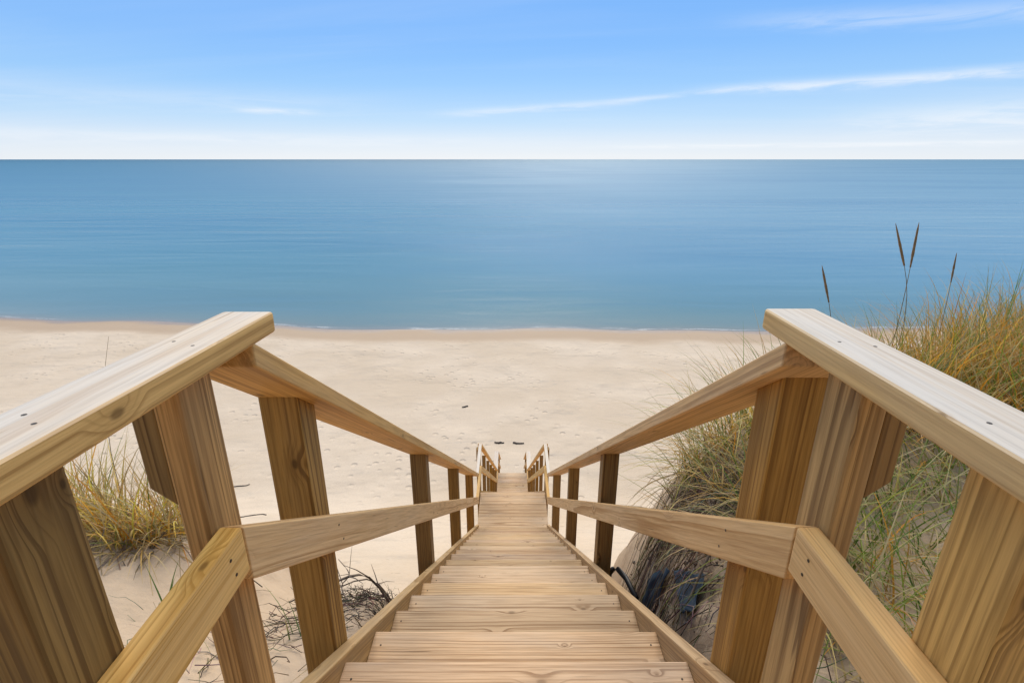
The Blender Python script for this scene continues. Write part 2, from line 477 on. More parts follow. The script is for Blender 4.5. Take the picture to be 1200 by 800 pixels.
def drop(x, y):
    """metres below the lens of the sand at x, y"""
    n1 = mn.noise((x * 0.9, y * 0.9, 1.3))
    n2 = mn.noise((x * 3.1, y * 3.1, 4.7))
    n3 = mn.noise((x * 9.0, y * 9.0, 2.2))
    far = sstep(12, 60, abs(x)) + sstep(10, 60, -y)
    top = 1.52 - 0.20 * sstep(1.4, 4.5, x) - 0.10 * sstep(-2.0, -6.0, x) + 0.05 * n1 + 0.022 * n2 + 0.006 * n3
    q = (y - 1.2) / 0.2
    top += 0.64 * (q if q > 30 else math.log1p(math.exp(max(-40, q)))) * 0.2 * sstep(-1.6, -1.0, x) * sstep(0.6, 0.3, x) * sstep(6, 3, y)
    top -= 0.12 * sstep(1.0, 1.5, x) * math.exp(-((y - 2.6) / 0.6) ** 2)
    top -= 7.5 * sstep(-2.2, -13.0, y) + 0.35 * mn.noise((x * 0.25, y * 0.25, 9.0)) * sstep(-2.5, -6.0, y)  # added rise behind the camera, out of view, blocks light from the back
    top -= far * 1.2 * mn.noise((x * 0.03, y * 0.03, 8.0))
    rim = lerp_tab(x, RIM) + 0.16 * n1 + 0.10 * n2 + far * 2.0 * mn.noise((x * 0.05, 0.0, 5.0))
    s = y - rim
    k = 0.25
    soft = s if s > 3 else k * math.log1p(math.exp(max(-40, min(40, s / k))))
    scarp = top + soft * (1.55 + 0.25 * n1) + 0.05 * n2 * sstep(0, 0.5, s) + 0.03 * n3 * sstep(0, 0.5, s)
    if 0.5 < x < 1.8 and 1.0 < y < 3.6:
        scarp += 0.05 * mn.noise((x * 7.0, y * 7.0, 6.1)) * sstep(0.55, 0.75, x) * sstep(1.8, 1.3, x) * sstep(1.0, 1.3, y) * sstep(3.6, 3.2, y)
    slope = max(3.75 + 0.65 * (y - 2.9) + 0.10 * n1 + 0.02 * n2, top)
    d = smin(scarp, slope, 0.45) if y > rim - 1.5 else top
    beach = 12.22 + (y - 17) * (13.3 - 12.22) / (shore_y(x) - 17)
    if y > 10:
        beach += 0.05 * mn.noise((x * 0.35, y * 0.5, 3.0)) * sstep(1.0, 5.0, shore_y(x) - y)
        beach += 0.012 * n2 * sstep(1.0, 5.0, shore_y(x) - y)
        d = smin(d, beach, 0.8)
    return d


def ground(x, y):
    return CAMZ - drop(x, y)


def axis(segs):
    out = []
    for a, b, st in segs:
        n = max(1, int(round((b - a) / st)))
        out += [a + (b - a) * i / n for i in range(n)]
    out.append(segs[-1][1])
    return out


XS = axis([(-600, -200, 50), (-200, -60, 8), (-60, -20, 1.6), (-20, -6, 0.5), (-6, -3, 0.15), (-3, 3.2, 0.05), (3.2, 6, 0.15), (6, 20, 0.5),
           (20, 60, 1.6), (60, 200, 8), (200, 600, 50)])
YS = axis([(-400, -40, 40), (-40, -14, 3), (-14, 0, 0.5), (0, 1.0, 0.1), (1.0, 3.6, 0.045), (3.6, 6, 0.1), (6, 18, 0.3), (18, 46, 0.25), (46, 70, 1.5)])


def grid_mesh(name, xs, ys, zf):
    nx, ny = len(xs), len(ys)
    co = [(x, y, zf(x, y)) for y in ys for x in xs]
    fa = [(j * nx + i, j * nx + i + 1, (j + 1) * nx + i + 1, (j + 1) * nx + i) for j in range(ny - 1) for i in range(nx - 1)]
    me = bpy.data.meshes.new(name)
    me.from_pydata(co, [], fa)
    me.polygons.foreach_set('use_smooth', [True] * len(me.polygons))
    return me, co


me, co = grid_mesh("sand", XS, YS, ground)
SHX = {x: shore_y(x) for x in XS}
at = me.attributes.new('shore', 'FLOAT', 'POINT')
at.data.foreach_set('value', [SHX[c[0]] - c[1] for c in co])
at = me.attributes.new('humus', 'FLOAT', 'POINT')
at.data.foreach_set('value', [max(math.exp(-(((c[0] - 0.88) / 0.42) ** 2 + ((c[1] - 1.9) / 0.85) ** 2)), 0.5 * math.exp(-(((c[0] + 0.85) / 0.22) ** 2 + ((c[1] - 1.9) / 0.4) ** 2)))
                              if abs(c[0]) < 4 and 0 < c[1] < 5 else 0.0 for c in co])
tag(link("sand_ground", me, M_SAND), "pale dry sand dune and beach running down to the lake", kind='structure')

WX = axis([(-60000, -4000, 14000), (-4000, -300, 900), (-300, -60, 20), (-60, 60, 1.5), (60, 300, 20), (300, 4000, 900), (4000, 60000, 14000)])
WYO = axis([(-1.2, 4, 0.4), (4, 20, 2), (20, 120, 12), (120, 1000, 100), (1000, 8000, 1000), (8000, 80000, 12000)])
wco, woff = [], []
for o_ in WYO:
    for x in WX:
        wco.append((x, shore_y(x) + o_, 0.0))
        woff.append(o_)
nx = len(WX)
wf = [(j * nx + i, j * nx + i + 1, (j + 1) * nx + i + 1, (j + 1) * nx + i) for j in range(len(WYO) - 1) for i in range(nx - 1)]
me = bpy.data.meshes.new("lake")
me.from_pydata(wco, [], wf)
at = me.attributes.new('off', 'FLOAT', 'POINT')
at.data.foreach_set('value', woff)
tag(link("lake_water", me, M_WATER), "calm blue lake reaching to the horizon", kind='structure')


# ------------------------------------------------------------------ lumber
_cache = {}


def board_mesh(L, W, T, bev, seg=2):
    key = (round(L, 4), round(W, 4), round(T, 4), bev, seg)
    if key not in _cache:
        bm = bmesh.new()
        bmesh.ops.create_cube(bm, size=1.0)
        bmesh.ops.scale(bm, vec=(L, W, T), verts=bm.verts)
        bmesh.ops.bevel(bm, geom=bm.edges[:], offset=bev, segments=seg, affect='EDGES', profile=0.6)
        me = bpy.data.meshes.new("board")
        bm.to_mesh(me)
        bm.free()
        _cache[key] = me
    return _cache[key]


def board(name, p0, p1, W, T, mat, parent, up=(0, 0, 1), bev=0.005, seg=2, cut0=0.0, cut1=0.0, ycut=0.0):
    """board from p0 to p1 (axis through its centre); local X runs along it, Z is the flat face's normal"""
    p0, p1 = Vector(p0), Vector(p1)
    X = (p1 - p0)
    L = X.length
    X.normalize()
    Y = Vector(up).cross(X).normalized()
    Z = X.cross(Y)
    if cut0 or cut1 or ycut:
        me = board_mesh(L, W, T, bev, seg).copy()
        me.materials.clear()
        for v in me.vertices:
            v.co.x += (cut0 if v.co.x < 0 else cut1) * v.co.z + ycut * v.co.y
    else:
        me = board_mesh(L, W, T, bev, seg)
        if me.materials and me.materials[0] != mat:
            me = me.copy()
            me.materials.clear()
    o = link(name, me, mat, parent)
    m = Matrix((X, Y, Z)).transposed().to_4x4()
    m.translation = (p0 + p1) / 2
    o.matrix_basis = m
    return o


def upright(name, x0, x1, y0, y1, zb, zt, slope, mat, parent, bev=0.006, botcut=0.0, seg=2):
    """post whose top is cut to the rail's slope; local X is up the post. zt is the top height at y0"""
    cx_, cy_ = (x0 + x1) / 2, (y0 + y1) / 2
    zc = (zb + zt) / 2
    bm = bmesh.new()
    V = []
    for (yy, s) in ((y0, 0), (y1, 1)):
        for xx in (x0, x1):
            V.append(bm.verts.new((zb - zc + botcut * (xx - x0) / (x1 - x0), xx - cx_, yy - cy_)))
            V.append(bm.verts.new((zt - slope * (yy - y0) - zc, xx - cx_, yy - cy_)))
    a0, a1, b0, b1, c0, c1, d0, d1 = V      # a=(y0,x0) b=(y0,x1) c=(y1,x0) d=(y1,x1)
    for q in ((a0, b0, b1, a1), (c0, c1, d1, d0), (a0, a1, c1, c0), (b0, d0, d1, b1), (a0, c0, d0, b0), (a1, b1, d1, c1)):
        bm.faces.new(q)
    bmesh.ops.recalc_face_normals(bm, faces=bm.faces)
    bmesh.ops.bevel(bm, geom=bm.edges[:], offset=bev, segments=seg, affect='EDGES', profile=0.6)
    me = bpy.data.meshes.new(name)
    bm.to_mesh(me)
    bm.free()
    o = link(name, me, mat, parent)
    # local X -> world Z, local Y -> world X, local Z -> world Y
    m = Matrix(((0, 1, 0), (0, 0, 1), (1, 0, 0))).to_4x4()
    m.translation = (cx_, cy_, zc)
    o.matrix_basis = m
    return o


TAN = 0.7235
RUN, RISE = 0.2525, 0.2525 * TAN
ANG = math.atan(TAN)
HALF = 0.4575                 # half the tread length
IN, OUT = 0.497, 0.587        # post faces
stairs = empty("beach_stairs", (0, 0, 0))
tag(stairs, "long new timber staircase with handrails running down the dune to the beach", "staircase")


def Z(d): return CAMZ - d


def screw(parent, at_, nrm):
    """dark screw head set on a board face (world placement, parented to that board)"""
    if 'screw' not in _cache:
        bm = bmesh.new()
        bmesh.ops.create_cone(bm, cap_ends=True, segments=8, radius1=0.0030, radius2=0.0027, depth=0.002)
        me_ = bpy.data.meshes.new("screw"); bm.to_mesh(me_); bm.free()
        _cache['screw'] = me_
    o = link("screw", _cache['screw'], M_SCREW, parent)
    m = Vector(nrm).to_track_quat('Z', 'Y').to_matrix().to_4x4()
    m.translation = Vector(at_)
    o.matrix_basis = parent.matrix_basis.inverted() @ m
    return o


def flight(y_edge, d_floor, n):
    """n treads stepping down from a floor whose front edge is at y_edge"""
    for k in range(1, n + 1):
        yn, dn = y_edge + RUN * k, d_floor + RISE * k
        jx, jz = random.uniform(-.002, .002), random.uniform(-.002, .002)
        t_ = board("tread", (-HALF, yn - 0.143 + jx, Z(dn) - 0.019 + jz), (HALF, yn - 0.143 - jx, Z(dn) - 0.019 + jz), 0.286, 0.038, M_TREAD, stairs, bev=0.006)
        if k < 8 and y_edge < 2:
            for sx in (-1, 1):
                for q in (0.05, 0.19):
                    screw(t_, (sx * (HALF - 0.03), yn - q, Z(dn) + 0.0004 + jz), (0, 0, 1))
    # stringers: the top edge lies just above the nosing line
    y0, y1 = y_edge - 0.06, y_edge + RUN * n + 0.10
    for sx in (-1, 1):
        def c(y):
            return Vector((sx * (HALF + 0.0195), y, Z(d_floor + (y - y_edge) * TAN) - 0.125 / math.cos(ANG)))
        board("stringer", c(y0), c(y1), 0.038, 0.286, M_STRING, stairs, up=(0, 0, 1), bev=0.004)


def rails(y0, y1, yr, d_rail, d_mid, slope, posts_l, posts_r, rail_y0=None, rail_w=0.14, post_w=0.09):
    """handrail, mid rail and posts for both sides between two plumb joints; d_* are drops of the top faces at yr"""
    ca = math.cos(math.atan(slope))
    for sx, posts in ((-1, posts_l), (1, posts_r)):
        def top(y): return d_rail + (y - yr) * slope
        def mid(y): return d_mid + (y - yr) * slope
        xr = sx * (0.450 + rail_w / 2)
        a, b = (rail_y0 if rail_y0 is not None else y0 + 0.001), y1 - 0.001
        board("handrail", (xr, a, Z(top(a)) - 0.019 / ca), (xr, b, Z(top(b)) - 0.019 / ca), rail_w, 0.038, M_RAIL, stairs, bev=0.005, seg=3, cut0=-slope, cut1=-slope)
        a = y0 + 0.001
        mr = board("mid_rail", (sx * 0.4775, a, Z(mid(a)) - 0.0445 / ca), (sx * 0.4775, b, Z(mid(b)) - 0.0445 / ca), 0.089, 0.0375, M_MID, stairs,
                   up=(-sx, 0, 0), bev=0.004, seg=3, ycut=sx * slope)
        for y in posts:
            zt = Z(top(y)) - 0.038 / ca + 0.003
            gz = min(ground(sx * 0.54, y), zt - 1.2) - 0.3
            x0, x1 = sorted((sx * IN, sx * (IN + post_w)))
            upright("post", x0, x1, y, y + 0.09, gz, zt, slope, M_POST_HALFSHADE if y < 2 else M_POST_SHADE, stairs)
            if y < 6.2:
                for q in (0.025, 0.062):
                    screw(mr, (sx * (0.4587), y + 0.03 + q * 0.5, Z(mid(y + 0.03 + q * 0.5)) - q / ca), (-sx, 0, 0))


def platform(y0, y1, d, bw=0.284):
    """level landing: boards across, rim joists below"""
    y = y1
    while y > y0 + 0.05:
        b0 = max(y - bw, y0)
        board("platform_board", (-HALF - 0.03, (y + b0) / 2, Z(d) - 0.019), (HALF + 0.03, (y + b0) / 2, Z(d) - 0.019), y - b0 - 0.004, 0.038, M_TREAD, stairs)
        y = b0
    for sx in (-1, 1):
        board("joist", (sx * (HALF + 0.0095), y0 + 0.02, Z(d) - 0.135), (sx * (HALF + 0.0095), y1 - 0.02, Z(d) - 0.135), 0.036, 0.19, M_STRING, stairs)
    board("joist", (-HALF - 0.02, y1 - 0.045, Z(d) - 0.135), (HALF + 0.02, y1 - 0.045, Z(d) - 0.135), 0.036, 0.19, M_STRING, stairs)


D0 = 1.080                     # top landing
E0 = 0.7575
N1, N2, N3 = 19, 27, 12
platform(-1.7, E0, D0)
flight(E0, D0, N1)
E1s = E0 + RUN * N1 + 0.002    # platform 1 begins behind the last tread
D1 = D0 + RISE * (N1 + 1)
E1 = 6.56
platform(E1s - 0.02, E1, D1)
flight(E1, D1, N2)
E2s = E1 + RUN * N2
D2 = D1 + RISE * (N2 + 1)
E2 = E2s + 1.32
platform(E2s - 0.02, E2, D2)
flight(E2, D2, N3)
E3 = E2 + RUN * N3
D3 = D2 + RISE * (N3 + 1)

RH, MH = 0.834, 0.465          # rail and mid-rail tops above the nosing line
J1, J2 = E0 + RUN * (N1 + 1), E1 + RUN * (N2 + 1)      # where sloping rails meet level ones
J0 = 0.700
rails(J0, J1, E0, D0 - RH, D0 - MH, TAN, (1.05, 2.50, 3.93, 5.38), (0.885, 2.48, 3.90, 5.36), rail_y0=0.815)
rails(J1, E1, J1, D1 - RH, D1 - MH, 0.0, (E1 - 0.12,), (E1 - 0.12,), rail_w=0.046, post_w=0.028)
P2 = [E1 + 0.25 + 1.3 * i for i in range(6)]
rails(E1, J2, E1, D1 - RH, D1 - MH, TAN, P2, P2, rail_w=0.06, post_w=0.06)
rails(J2, E2, J2, D2 - RH, D2 - MH, 0.0, (J2 - 0.02, E2 - 0.12), (J2 - 0.02, E2 - 0.12))
rails(E2, E3 + 0.05, E2, D2 - RH, D2 - MH, TAN, (E2 + 0.3, E2 + 1.6, E3 - 0.12), (E2 + 0.3, E2 + 1.6, E3 - 0.12))

# top landing railing (2x4 cap, doubled end posts, big posts behind)
for sx in (-1, 1):
    tilt = 0.036 if sx < 0 else 0.0
    dr = 0.262 if sx < 0 else 0.256

    def rt(y): return dr - (0.90 - y) * tilt
    xr = sx * (0.449 + 0.046)
    hr = board("handrail", (xr, -1.6, Z(rt(-1.6)) - 0.019), (xr, 0.905, Z(rt(0.905)) - 0.019), 0.092, 0.039, M_RAIL, stairs, bev=0.007, seg=3)
    for y, q in ((0.72, -0.02), (0.70, 0.02), (0.45, 0.012), (0.47, -0.016)):
        screw(hr, (xr + q, y, Z(rt(y)) - 0.0003), (0, 0, 1))
    md = 0.572
    mr = board("mid_rail", (sx * 0.4775, -1.6, Z(md) - 0.0445), (sx * 0.4775, J0 - 0.001, Z(md) - 0.0445), 0.089, 0.0375, M_MID, stairs, up=(-sx, 0, 0), bev=0.005, seg=3, cut1=0.0)
    for q in (0.028, 0.062):
        screw(mr, (sx * 0.4587, 0.655 + 0.2 * (q - 0.04), Z(md) - q), (-sx, 0, 0))
    x0, x1 = sorted((sx * IN, sx * (IN + 0.043)))
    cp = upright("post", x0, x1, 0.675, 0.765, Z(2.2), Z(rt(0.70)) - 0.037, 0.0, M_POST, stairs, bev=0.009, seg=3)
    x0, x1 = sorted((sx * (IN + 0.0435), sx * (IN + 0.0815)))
    upright("block", x0, x1, 0.68, 0.765, Z(0.485 if sx < 0 else 0.505), Z(rt(0.70)) - 0.037, 0.0, M_POST_SHADE, stairs, bev=0.003, botcut=0.032 * sx)
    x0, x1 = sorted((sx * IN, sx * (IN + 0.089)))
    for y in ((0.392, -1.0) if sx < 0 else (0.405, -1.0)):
        upright("post", x0, x1, y, y + 0.089, Z(2.2), Z(rt(y)) - 0.036, 0.0, M_POST_SHADE if sx < 0 else M_POST, stairs, bev=0.006)


# ------------------------------------------------------------------ plants
def curve_strip(V, F, C, pts, wid, side, col, col2):
    """tapered ribbon with a slight fold along a list of points"""
    n = len(pts)
    base = len(V)
    for i, p in enumerate(pts):
        f = i / (n - 1)
        ww = wid * (1 - f ** 1.7) * 0.5 + 0.0002
        V.append(p - side * ww)
        V.append(p + side * ww)
        c = tuple(col[k] * (1 - f) + col2[k] * f for k in range(3))
        C.append((*c, 1)); C.append((*c, 1))
    for i in range(n - 1):
        a = base + 2 * i
        F.append((a, a + 1, a + 3, a + 2))


GREEN = [(0.16, 0.23, 0.03), (0.22, 0.27, 0.04), (0.11, 0.18, 0.03), (0.28, 0.29, 0.05)]
GOLD = [(0.60, 0.31, 0.04), (0.52, 0.24, 0.025), (0.64, 0.40, 0.08), (0.40, 0.18, 0.02)]
STRAW = [(0.56, 0.43, 0.21), (0.48, 0.35, 0.15), (0.40, 0.29, 0.13), (0.60, 0.49, 0.27)]
YEL = [(0.72, 0.53, 0.10), (0.76, 0.55, 0.16), (0.60, 0.50, 0.09), (0.66, 0.38, 0.06)]
DEAD = [(0.20, 0.15, 0.10), (0.27, 0.20, 0.13), (0.15, 0.11, 0.07)]


def blade_mesh(name, n, spread, hmin, hmax, lean, pal, droop=1.0, wid=0.0045, seed=1, tilt=(5, 45), zf=None, segs=6):
    rg = random.Random(seed)
    V, F, C = [], [], []
    for _ in range(n):
        a, rr = rg.uniform(0, 6.283), spread * math.sqrt(rg.random())
        b = Vector((rr * math.cos(a), rr * math.sin(a), 0))
        b.z = (zf(b.x, b.y) if zf else 0.0) - 0.02
        th = rg.uniform(0, 6.283)
        d = Vector((math.cos(th), math.sin(th), 0)) * rg.uniform(0.3, 1.0) + Vector((*lean, 0))
        if d.length < 0.05: d = Vector((0.1, 0.1, 0))
        amt = d.length
        d.normalize()
        L = rg.uniform(hmin, hmax)
        tl = R(rg.uniform(*tilt)) * min(1.3, amt + 0.2)
        bend = R(rg.uniform(15, 75)) * droop
        p = b.copy()
        pts = [p.copy()]
        for i in range(segs):
            ang = min(tl + bend * ((i + 0.5) / segs) ** 1.4, 2.6)
            p = p + (d * math.sin(ang) + Vector((0, 0, math.cos(ang)))) * (L / segs)
            pts.append(p.copy())
        side = Vector((-d.y, d.x, 0))
        side = (side + Vector((rg.uniform(-.6, .6), rg.uniform(-.6, .6), 0))).normalized()
        k = rg.random()
        c1 = rg.choice(pal)
        v = rg.uniform(0.7, 1.25)
        c1 = tuple(q * v for q in c1)
        c2 = tuple(q * rg.uniform(0.85, 1.3) for q in c1) if k < 0.6 else tuple(q * v for q in rg.choice(STRAW))
        curve_strip(V, F, C, pts, wid * rg.uniform(0.6, 1.25), side, c1, c2)
    me = bpy.data.meshes.new(name)
    me.from_pydata(V, [], F)
    ca = me.attributes.new('col', 'FLOAT_COLOR', 'POINT')
    ca.data.foreach_set('color', [q for c in C for q in c])
    me.polygons.foreach_set('use_smooth', [True] * len(me.polygons))
    return me


_seed = [100]


def clump(x, y, spread, layers, label, group=None, name="grass_clump", wid=0.0068):
    """a tuft of dune grass; layers = (part name, count, hmin, hmax, lean, palette, droop, tilt)"""
    z0 = ground(x, y)
    root = empty(name, (x, y, z0))
    tag(root, label, "grass", group)
    zf = lambda a, b: ground(x + a, y + b) - z0
    for (pn, n, h0, h1, lean, pal, droop, tilt, sp) in layers:
        _seed[0] += 1
        me_ = blade_mesh(pn, n, spread * sp, h0, h1, lean, pal, droop, wid, _seed[0], tilt, zf)
        link(pn, me_, M_GRASS, root)
    return root


G1 = "dune grass on the crest beyond the rail"
rg = random.Random(5)
# the big golden bank on the crest
crest = [(2.35, 2.95), (2.75, 2.75), (2.75, 3.25), (3.15, 2.95), (3.2, 3.5), (3.6, 3.2), (3.75, 3.8), (4.1, 3.4), (4.3, 4.0), (4.7, 3.7), (2.45, 2.45), (3.0, 2.4), (3.5, 2.7), (4.0, 2.9),
         (5.2, 4.1), (5.0, 3.2), (2.1, 2.7), (4.6, 2.6), (5.8, 3.7)]
for i, (x, y) in enumerate(crest):
    tall = 0.1 * sstep(2.4, 4.5, x)
    clump(x, y, 0.30, [("green_blade", 80, 0.35, 0.72 + tall, (-0.15, -0.05), GREEN + GOLD[:1], 0.9, (3, 40), 1.0),
                       ("golden_blade", 190, 0.35, 0.75 + tall, (-0.35, -0.25), GOLD + GOLD + GREEN[:1] + STRAW[:1], 1.15, (8, 55), 1.0),
                       ("dead_blade", 60, 0.2, 0.5, (-0.2, -0.3), STRAW + DEAD, 1.4, (20, 70), 1.1)],
          "dense golden green dune grass tuft on the crest behind the handrail with seed stalks", G1)

# arching tuft on the lip of the eroded bank
clump(1.30, 2.72, 0.26, [("green_blade", 75, 0.35, 0.80, (-0.65, -0.10), GREEN + [(0.16, 0.19, 0.05)], 1.15, (10, 55), 1.0),
                         ("golden_blade", 190, 0.35, 0.75, (-0.65, -0.15), GOLD[:3] + YEL + STRAW, 1.2, (10, 60), 1.0),
                         ("dead_blade", 110, 0.2, 0.55, (-0.5, -0.5), DEAD + STRAW[:2], 1.9, (40, 90), 1.1)],
      "arching green and yellow grass tuft hanging over the eroded root bank")
clump(1.62, 2.95, 0.28, [("green_blade", 70, 0.35, 0.75, (-0.55, -0.05), GREEN + [(0.16, 0.19, 0.05)], 1.1, (8, 50), 1.0),
                         ("golden_blade", 200, 0.35, 0.7, (-0.5, -0.15), GOLD[:3] + YEL + STRAW, 1.2, (10, 60), 1.0)],
      "pale yellow grass tuft behind the first tall post, next to the eroded bank")

G2 = "loose green grass under the railing"
for (x, y) in [(1.25, 1.35), (1.45, 1.75), (1.75, 2.05), (1.55, 1.15), (1.85, 1.55), (2.15, 1.95), (1.15, 1.75), (2.0, 2.35), (1.3, 0.95), (1.6, 2.35)]:
    clump(x, y, 0.26, [("green_blade", 62, 0.4, 0.85, (-0.25, -0.15), GREEN + [(0.20, 0.27, 0.05)], 1.4, (10, 60), 1.0),
                       ("straw_blade", 70, 0.3, 0.65, (-0.35, -0.2), STRAW + GOLD[:1], 1.7, (20, 75), 1.1)],
          "loose green and straw grass on the sand under the end of the seaward railing", G2, wid=0.0068)

for (x, y), lab in zip([(1.08, 2.50), (1.14, 2.18), (1.20, 1.86)],
                       ["ragged tuft with brown dead skirt on the outermost lip of the eroded bank", "half dead tuft hanging over the middle of the root bank",
                        "thin straw tuft at the upper end of the root bank"]):
    clump(x, y, 0.17, [("green_blade", 40, 0.3, 0.62, (-0.5, -0.1), GREEN + [(0.24, 0.26, 0.05)], 1.2, (10, 55), 1.0),
                       ("golden_blade", 60, 0.3, 0.6, (-0.5, -0.2), GOLD[:3] + STRAW, 1.3, (10, 60), 1.0),
                       ("dead_blade", 130, 0.15, 0.40, (-0.25, -0.15), DEAD + DEAD + STRAW[2:3], 2.0, (35, 95), 1.3)], lab)

# left-hand tuft
clump(-1.72, 1.98, 0.17, [("green_blade", 40, 0.25, 0.48, (0.1, -0.1), GREEN[:2] + YEL, 0.9, (5, 45), 1.0),
                          ("golden_blade", 300, 0.22, 0.50, (0.05, -0.1), GOLD[:3] + STRAW + YEL, 0.9, (5, 50), 1.0),
                          ("dead_blade", 420, 0.18, 0.42, (0.35, -0.4), STRAW[1:3] + DEAD, 2.2, (35, 85), 1.25)],
      "short yellow tuft with a brown matted skirt standing alone on bare sand")
clump(-2.05, 2.02, 0.16, [("green_blade", 30, 0.25, 0.5, (0.1, -0.1), GREEN[:2] + YEL, 0.9, (5, 45), 1.0),
                          ("golden_blade", 280, 0.25, 0.58, (0.05, -0.1), GOLD[:3] + YEL + STRAW, 0.9, (5, 50), 1.0),
                          ("dead_blade", 90, 0.18, 0.42, (0.35, -0.4), STRAW[1:3], 2.0, (35, 85), 1.2)],
      "bright golden tuft glimpsed between landing rail and thick landing post")
for i, (x, y, n, h) in enumerate([(-1.33, 1.50, 6, 0.30), (-1.10, 1.40, 4, 0.20), (-0.86, 1.52, 3, 0.28)]):
    clump(x, y, 0.035, [("green_blade", n, h * 0.6, h, (0.1, 0.0), [(0.12, 0.19, 0.05), (0.09, 0.15, 0.04)], 0.7, (2, 30), 1.0)],
          ["few upright green sprouts in bare sand beside the tuft", "pair of short green sprouts in sand near the doubled post", "thin green sprout beside the twig litter"][i], None, "grass_sprout")


def tube(V, F, pts, rads, sides=5):
    base = len(V)
    n = len(pts)
    for i, p in enumerate(pts):
        t_ = (pts[min(i + 1, n - 1)] - pts[max(i - 1, 0)]).normalized()
        u = t_.orthogonal().normalized()
        v = t_.cross(u)
        for k in range(sides):
            a = 6.28318 * k / sides
            V.append(p + (u * math.cos(a) + v * math.sin(a)) * rads[i])
    for i in range(n - 1):
        for k in range(sides):
            F.append((base + i * sides + k, base + i * sides + (k + 1) % sides, base + (i + 1) * sides + (k + 1) % sides, base + (i + 1) * sides + k))
    F.append(tuple(base + k for k in reversed(range(sides))))
    F.append(tuple(base + (n - 1) * sides + k for k in range(sides)))


def mesh_obj(name, V, F, mat, parent=None, smooth=True, cols=None):
    me_ = bpy.data.meshes.new(name)
    me_.from_pydata(V, [], F)
    if smooth:
        me_.polygons.foreach_set('use_smooth', [True] * len(me_.polygons))
    if cols:
        ca = me_.attributes.new('col', 'FLOAT_COLOR', 'POINT')
        ca.data.foreach_set('color', [q for c in cols for q in c])
    return link(name, me_, mat, parent)


M_STEM = plain("dry_stem", (0.24, 0.17, 0.08), 0.8)
M_SEED = plain("seed_head", (0.28, 0.17, 0.075), 0.85, var=0.45, scale=160)


def stalk(x, y, neck, tip, label, rad=0.0075):
    """grass seed stalk: foot at x, y; neck and tip are (x, drop below the lens)"""
    z0 = ground(x, y) - 0.02
    root = empty("seed_stalk", (x, y, z0))
    tag(root, label, "seed stalk")
    N = Vector((neck[0] - x, 0.02, Z(neck[1]) - z0))
    T = Vector((tip[0] - x, 0.03, Z(tip[1]) - z0))
    d = (T - N).normalized()
    c = N - d * N.length * 0.45
    pts = [(2 * f * (1 - f)) * c + f * f * N for f in [i / 8 for i in range(9)]]
    V, F = [], []
    tube(V, F, pts, [0.0026 - 0.0008 * i / 8 for i in range(9)], 5)
    mesh_obj("stem", V, F, M_STEM, root)
    V, F = [], []
    hp = [N.lerp(T, i / 14) for i in range(15)]
    tube(V, F, hp, [max(0.0008, rad * math.sin(math.pi * min(1, (0.12 + 0.88 * i / 14))) ** 0.6) * random.uniform(0.85, 1.12) for i in range(15)], 8)
    mesh_obj("seed_head", V, F, M_SEED, root)
    return root


stalk(2.42, 3.10, (2.39, 0.613), (2.28, 0.358), "tall brown seed stalk of the close pair, leaning toward the stairs")
stalk(2.44, 3.12, (2.445, 0.628), (2.435, 0.355), "tall brown seed stalk of the close pair, leaning away from the stairs")
stalk(3.02, 3.45, (3.01, 0.80), (3.00, 0.596), "small upright seed stalk amid the golden crest grass", 0.006)
stalk(1.90, 2.95, (1.88, 0.803), (1.80, 0.583), "lone seed stalk rising just beyond the corner of the handrail cap", 0.007)


def thin_straw(x, y, pts, label):
    """one dry blade; pts are offsets from its foot"""
    z0 = ground(x, y)
    V, F = [], []
    tube(V, F, [Vector((x, y, z0 - 0.02)) + Vector(p) for p in pts], [0.0022 - 0.0016 * i / (len(pts) - 1) for i in range(len(pts))], 4)
    return tag(mesh_obj("dry_straw", V, F, M_STEM), label, "dry straw")


thin_straw(-2.05, 2.25, [(0, 0, 0), (0.02, 0, 0.4), (0.07, 0, 0.75), (0.17, 0, 1.02)], "single thin dry straw standing up above the landing handrail")
thin_straw(-2.25, 1.9, [(0, 0, 0), (-0.03, 0, 0.3), (-0.10, 0, 0.55), (-0.24, 0, 0.75)], "thin bent straw leaning away over the golden tuft")


# ------------------------------------------------------------------ roots, twigs and litter on the eroded lips
def litter(name, n, cx_, cy_, sx_, sy_, lmin, lmax, rad, cols, seed, label, cat, lift=0.03, chaos=0.6, heading=None):
    rg_ = random.Random(seed)
    V, F, C = [], [], []
    for _ in range(n):
        x = cx_ + rg_.gauss(0, sx_); y = cy_ + rg_.gauss(0, sy_)
        if abs(x) < 0.60: x = math.copysign(0.60 + abs(rg_.gauss(0, 0.05)), cx_)
        th = rg_.uniform(0, 6.283) if heading is None else heading + rg_.gauss(0, 0.5)
        L = rg_.uniform(lmin, lmax)
        k = 5
        pts = []
        hh = rg_.uniform(0.0, lift)
        rise = rg_.uniform(-0.1, 0.5) * lift
        for i in range(k):
            pts.append(Vector((x, y, ground(x, y) + hh + rise * i + rg_.gauss(0, 0.25) * lift)))
            th += rg_.gauss(0, chaos)
            x += math.cos(th) * L / k; y += math.sin(th) * L / k
            if abs(x) < 0.52: x = math.copysign(0.53, cx_)
        r0 = rad * rg_.uniform(0.5, 1.4)
        b0 = len(V)
        tube(V, F, pts, [r0 * (1 - 0.16 * i) for i in range(k)], 4)
        c = tuple(q * rg_.uniform(0.7, 1.3) for q in rg_.choice(cols))
        C += [(*c, 1)] * (len(V) - b0)
    o = mesh_obj(name, V, F, M_GRASS, None, True, C)
    return tag(o, label, cat, kind='stuff')


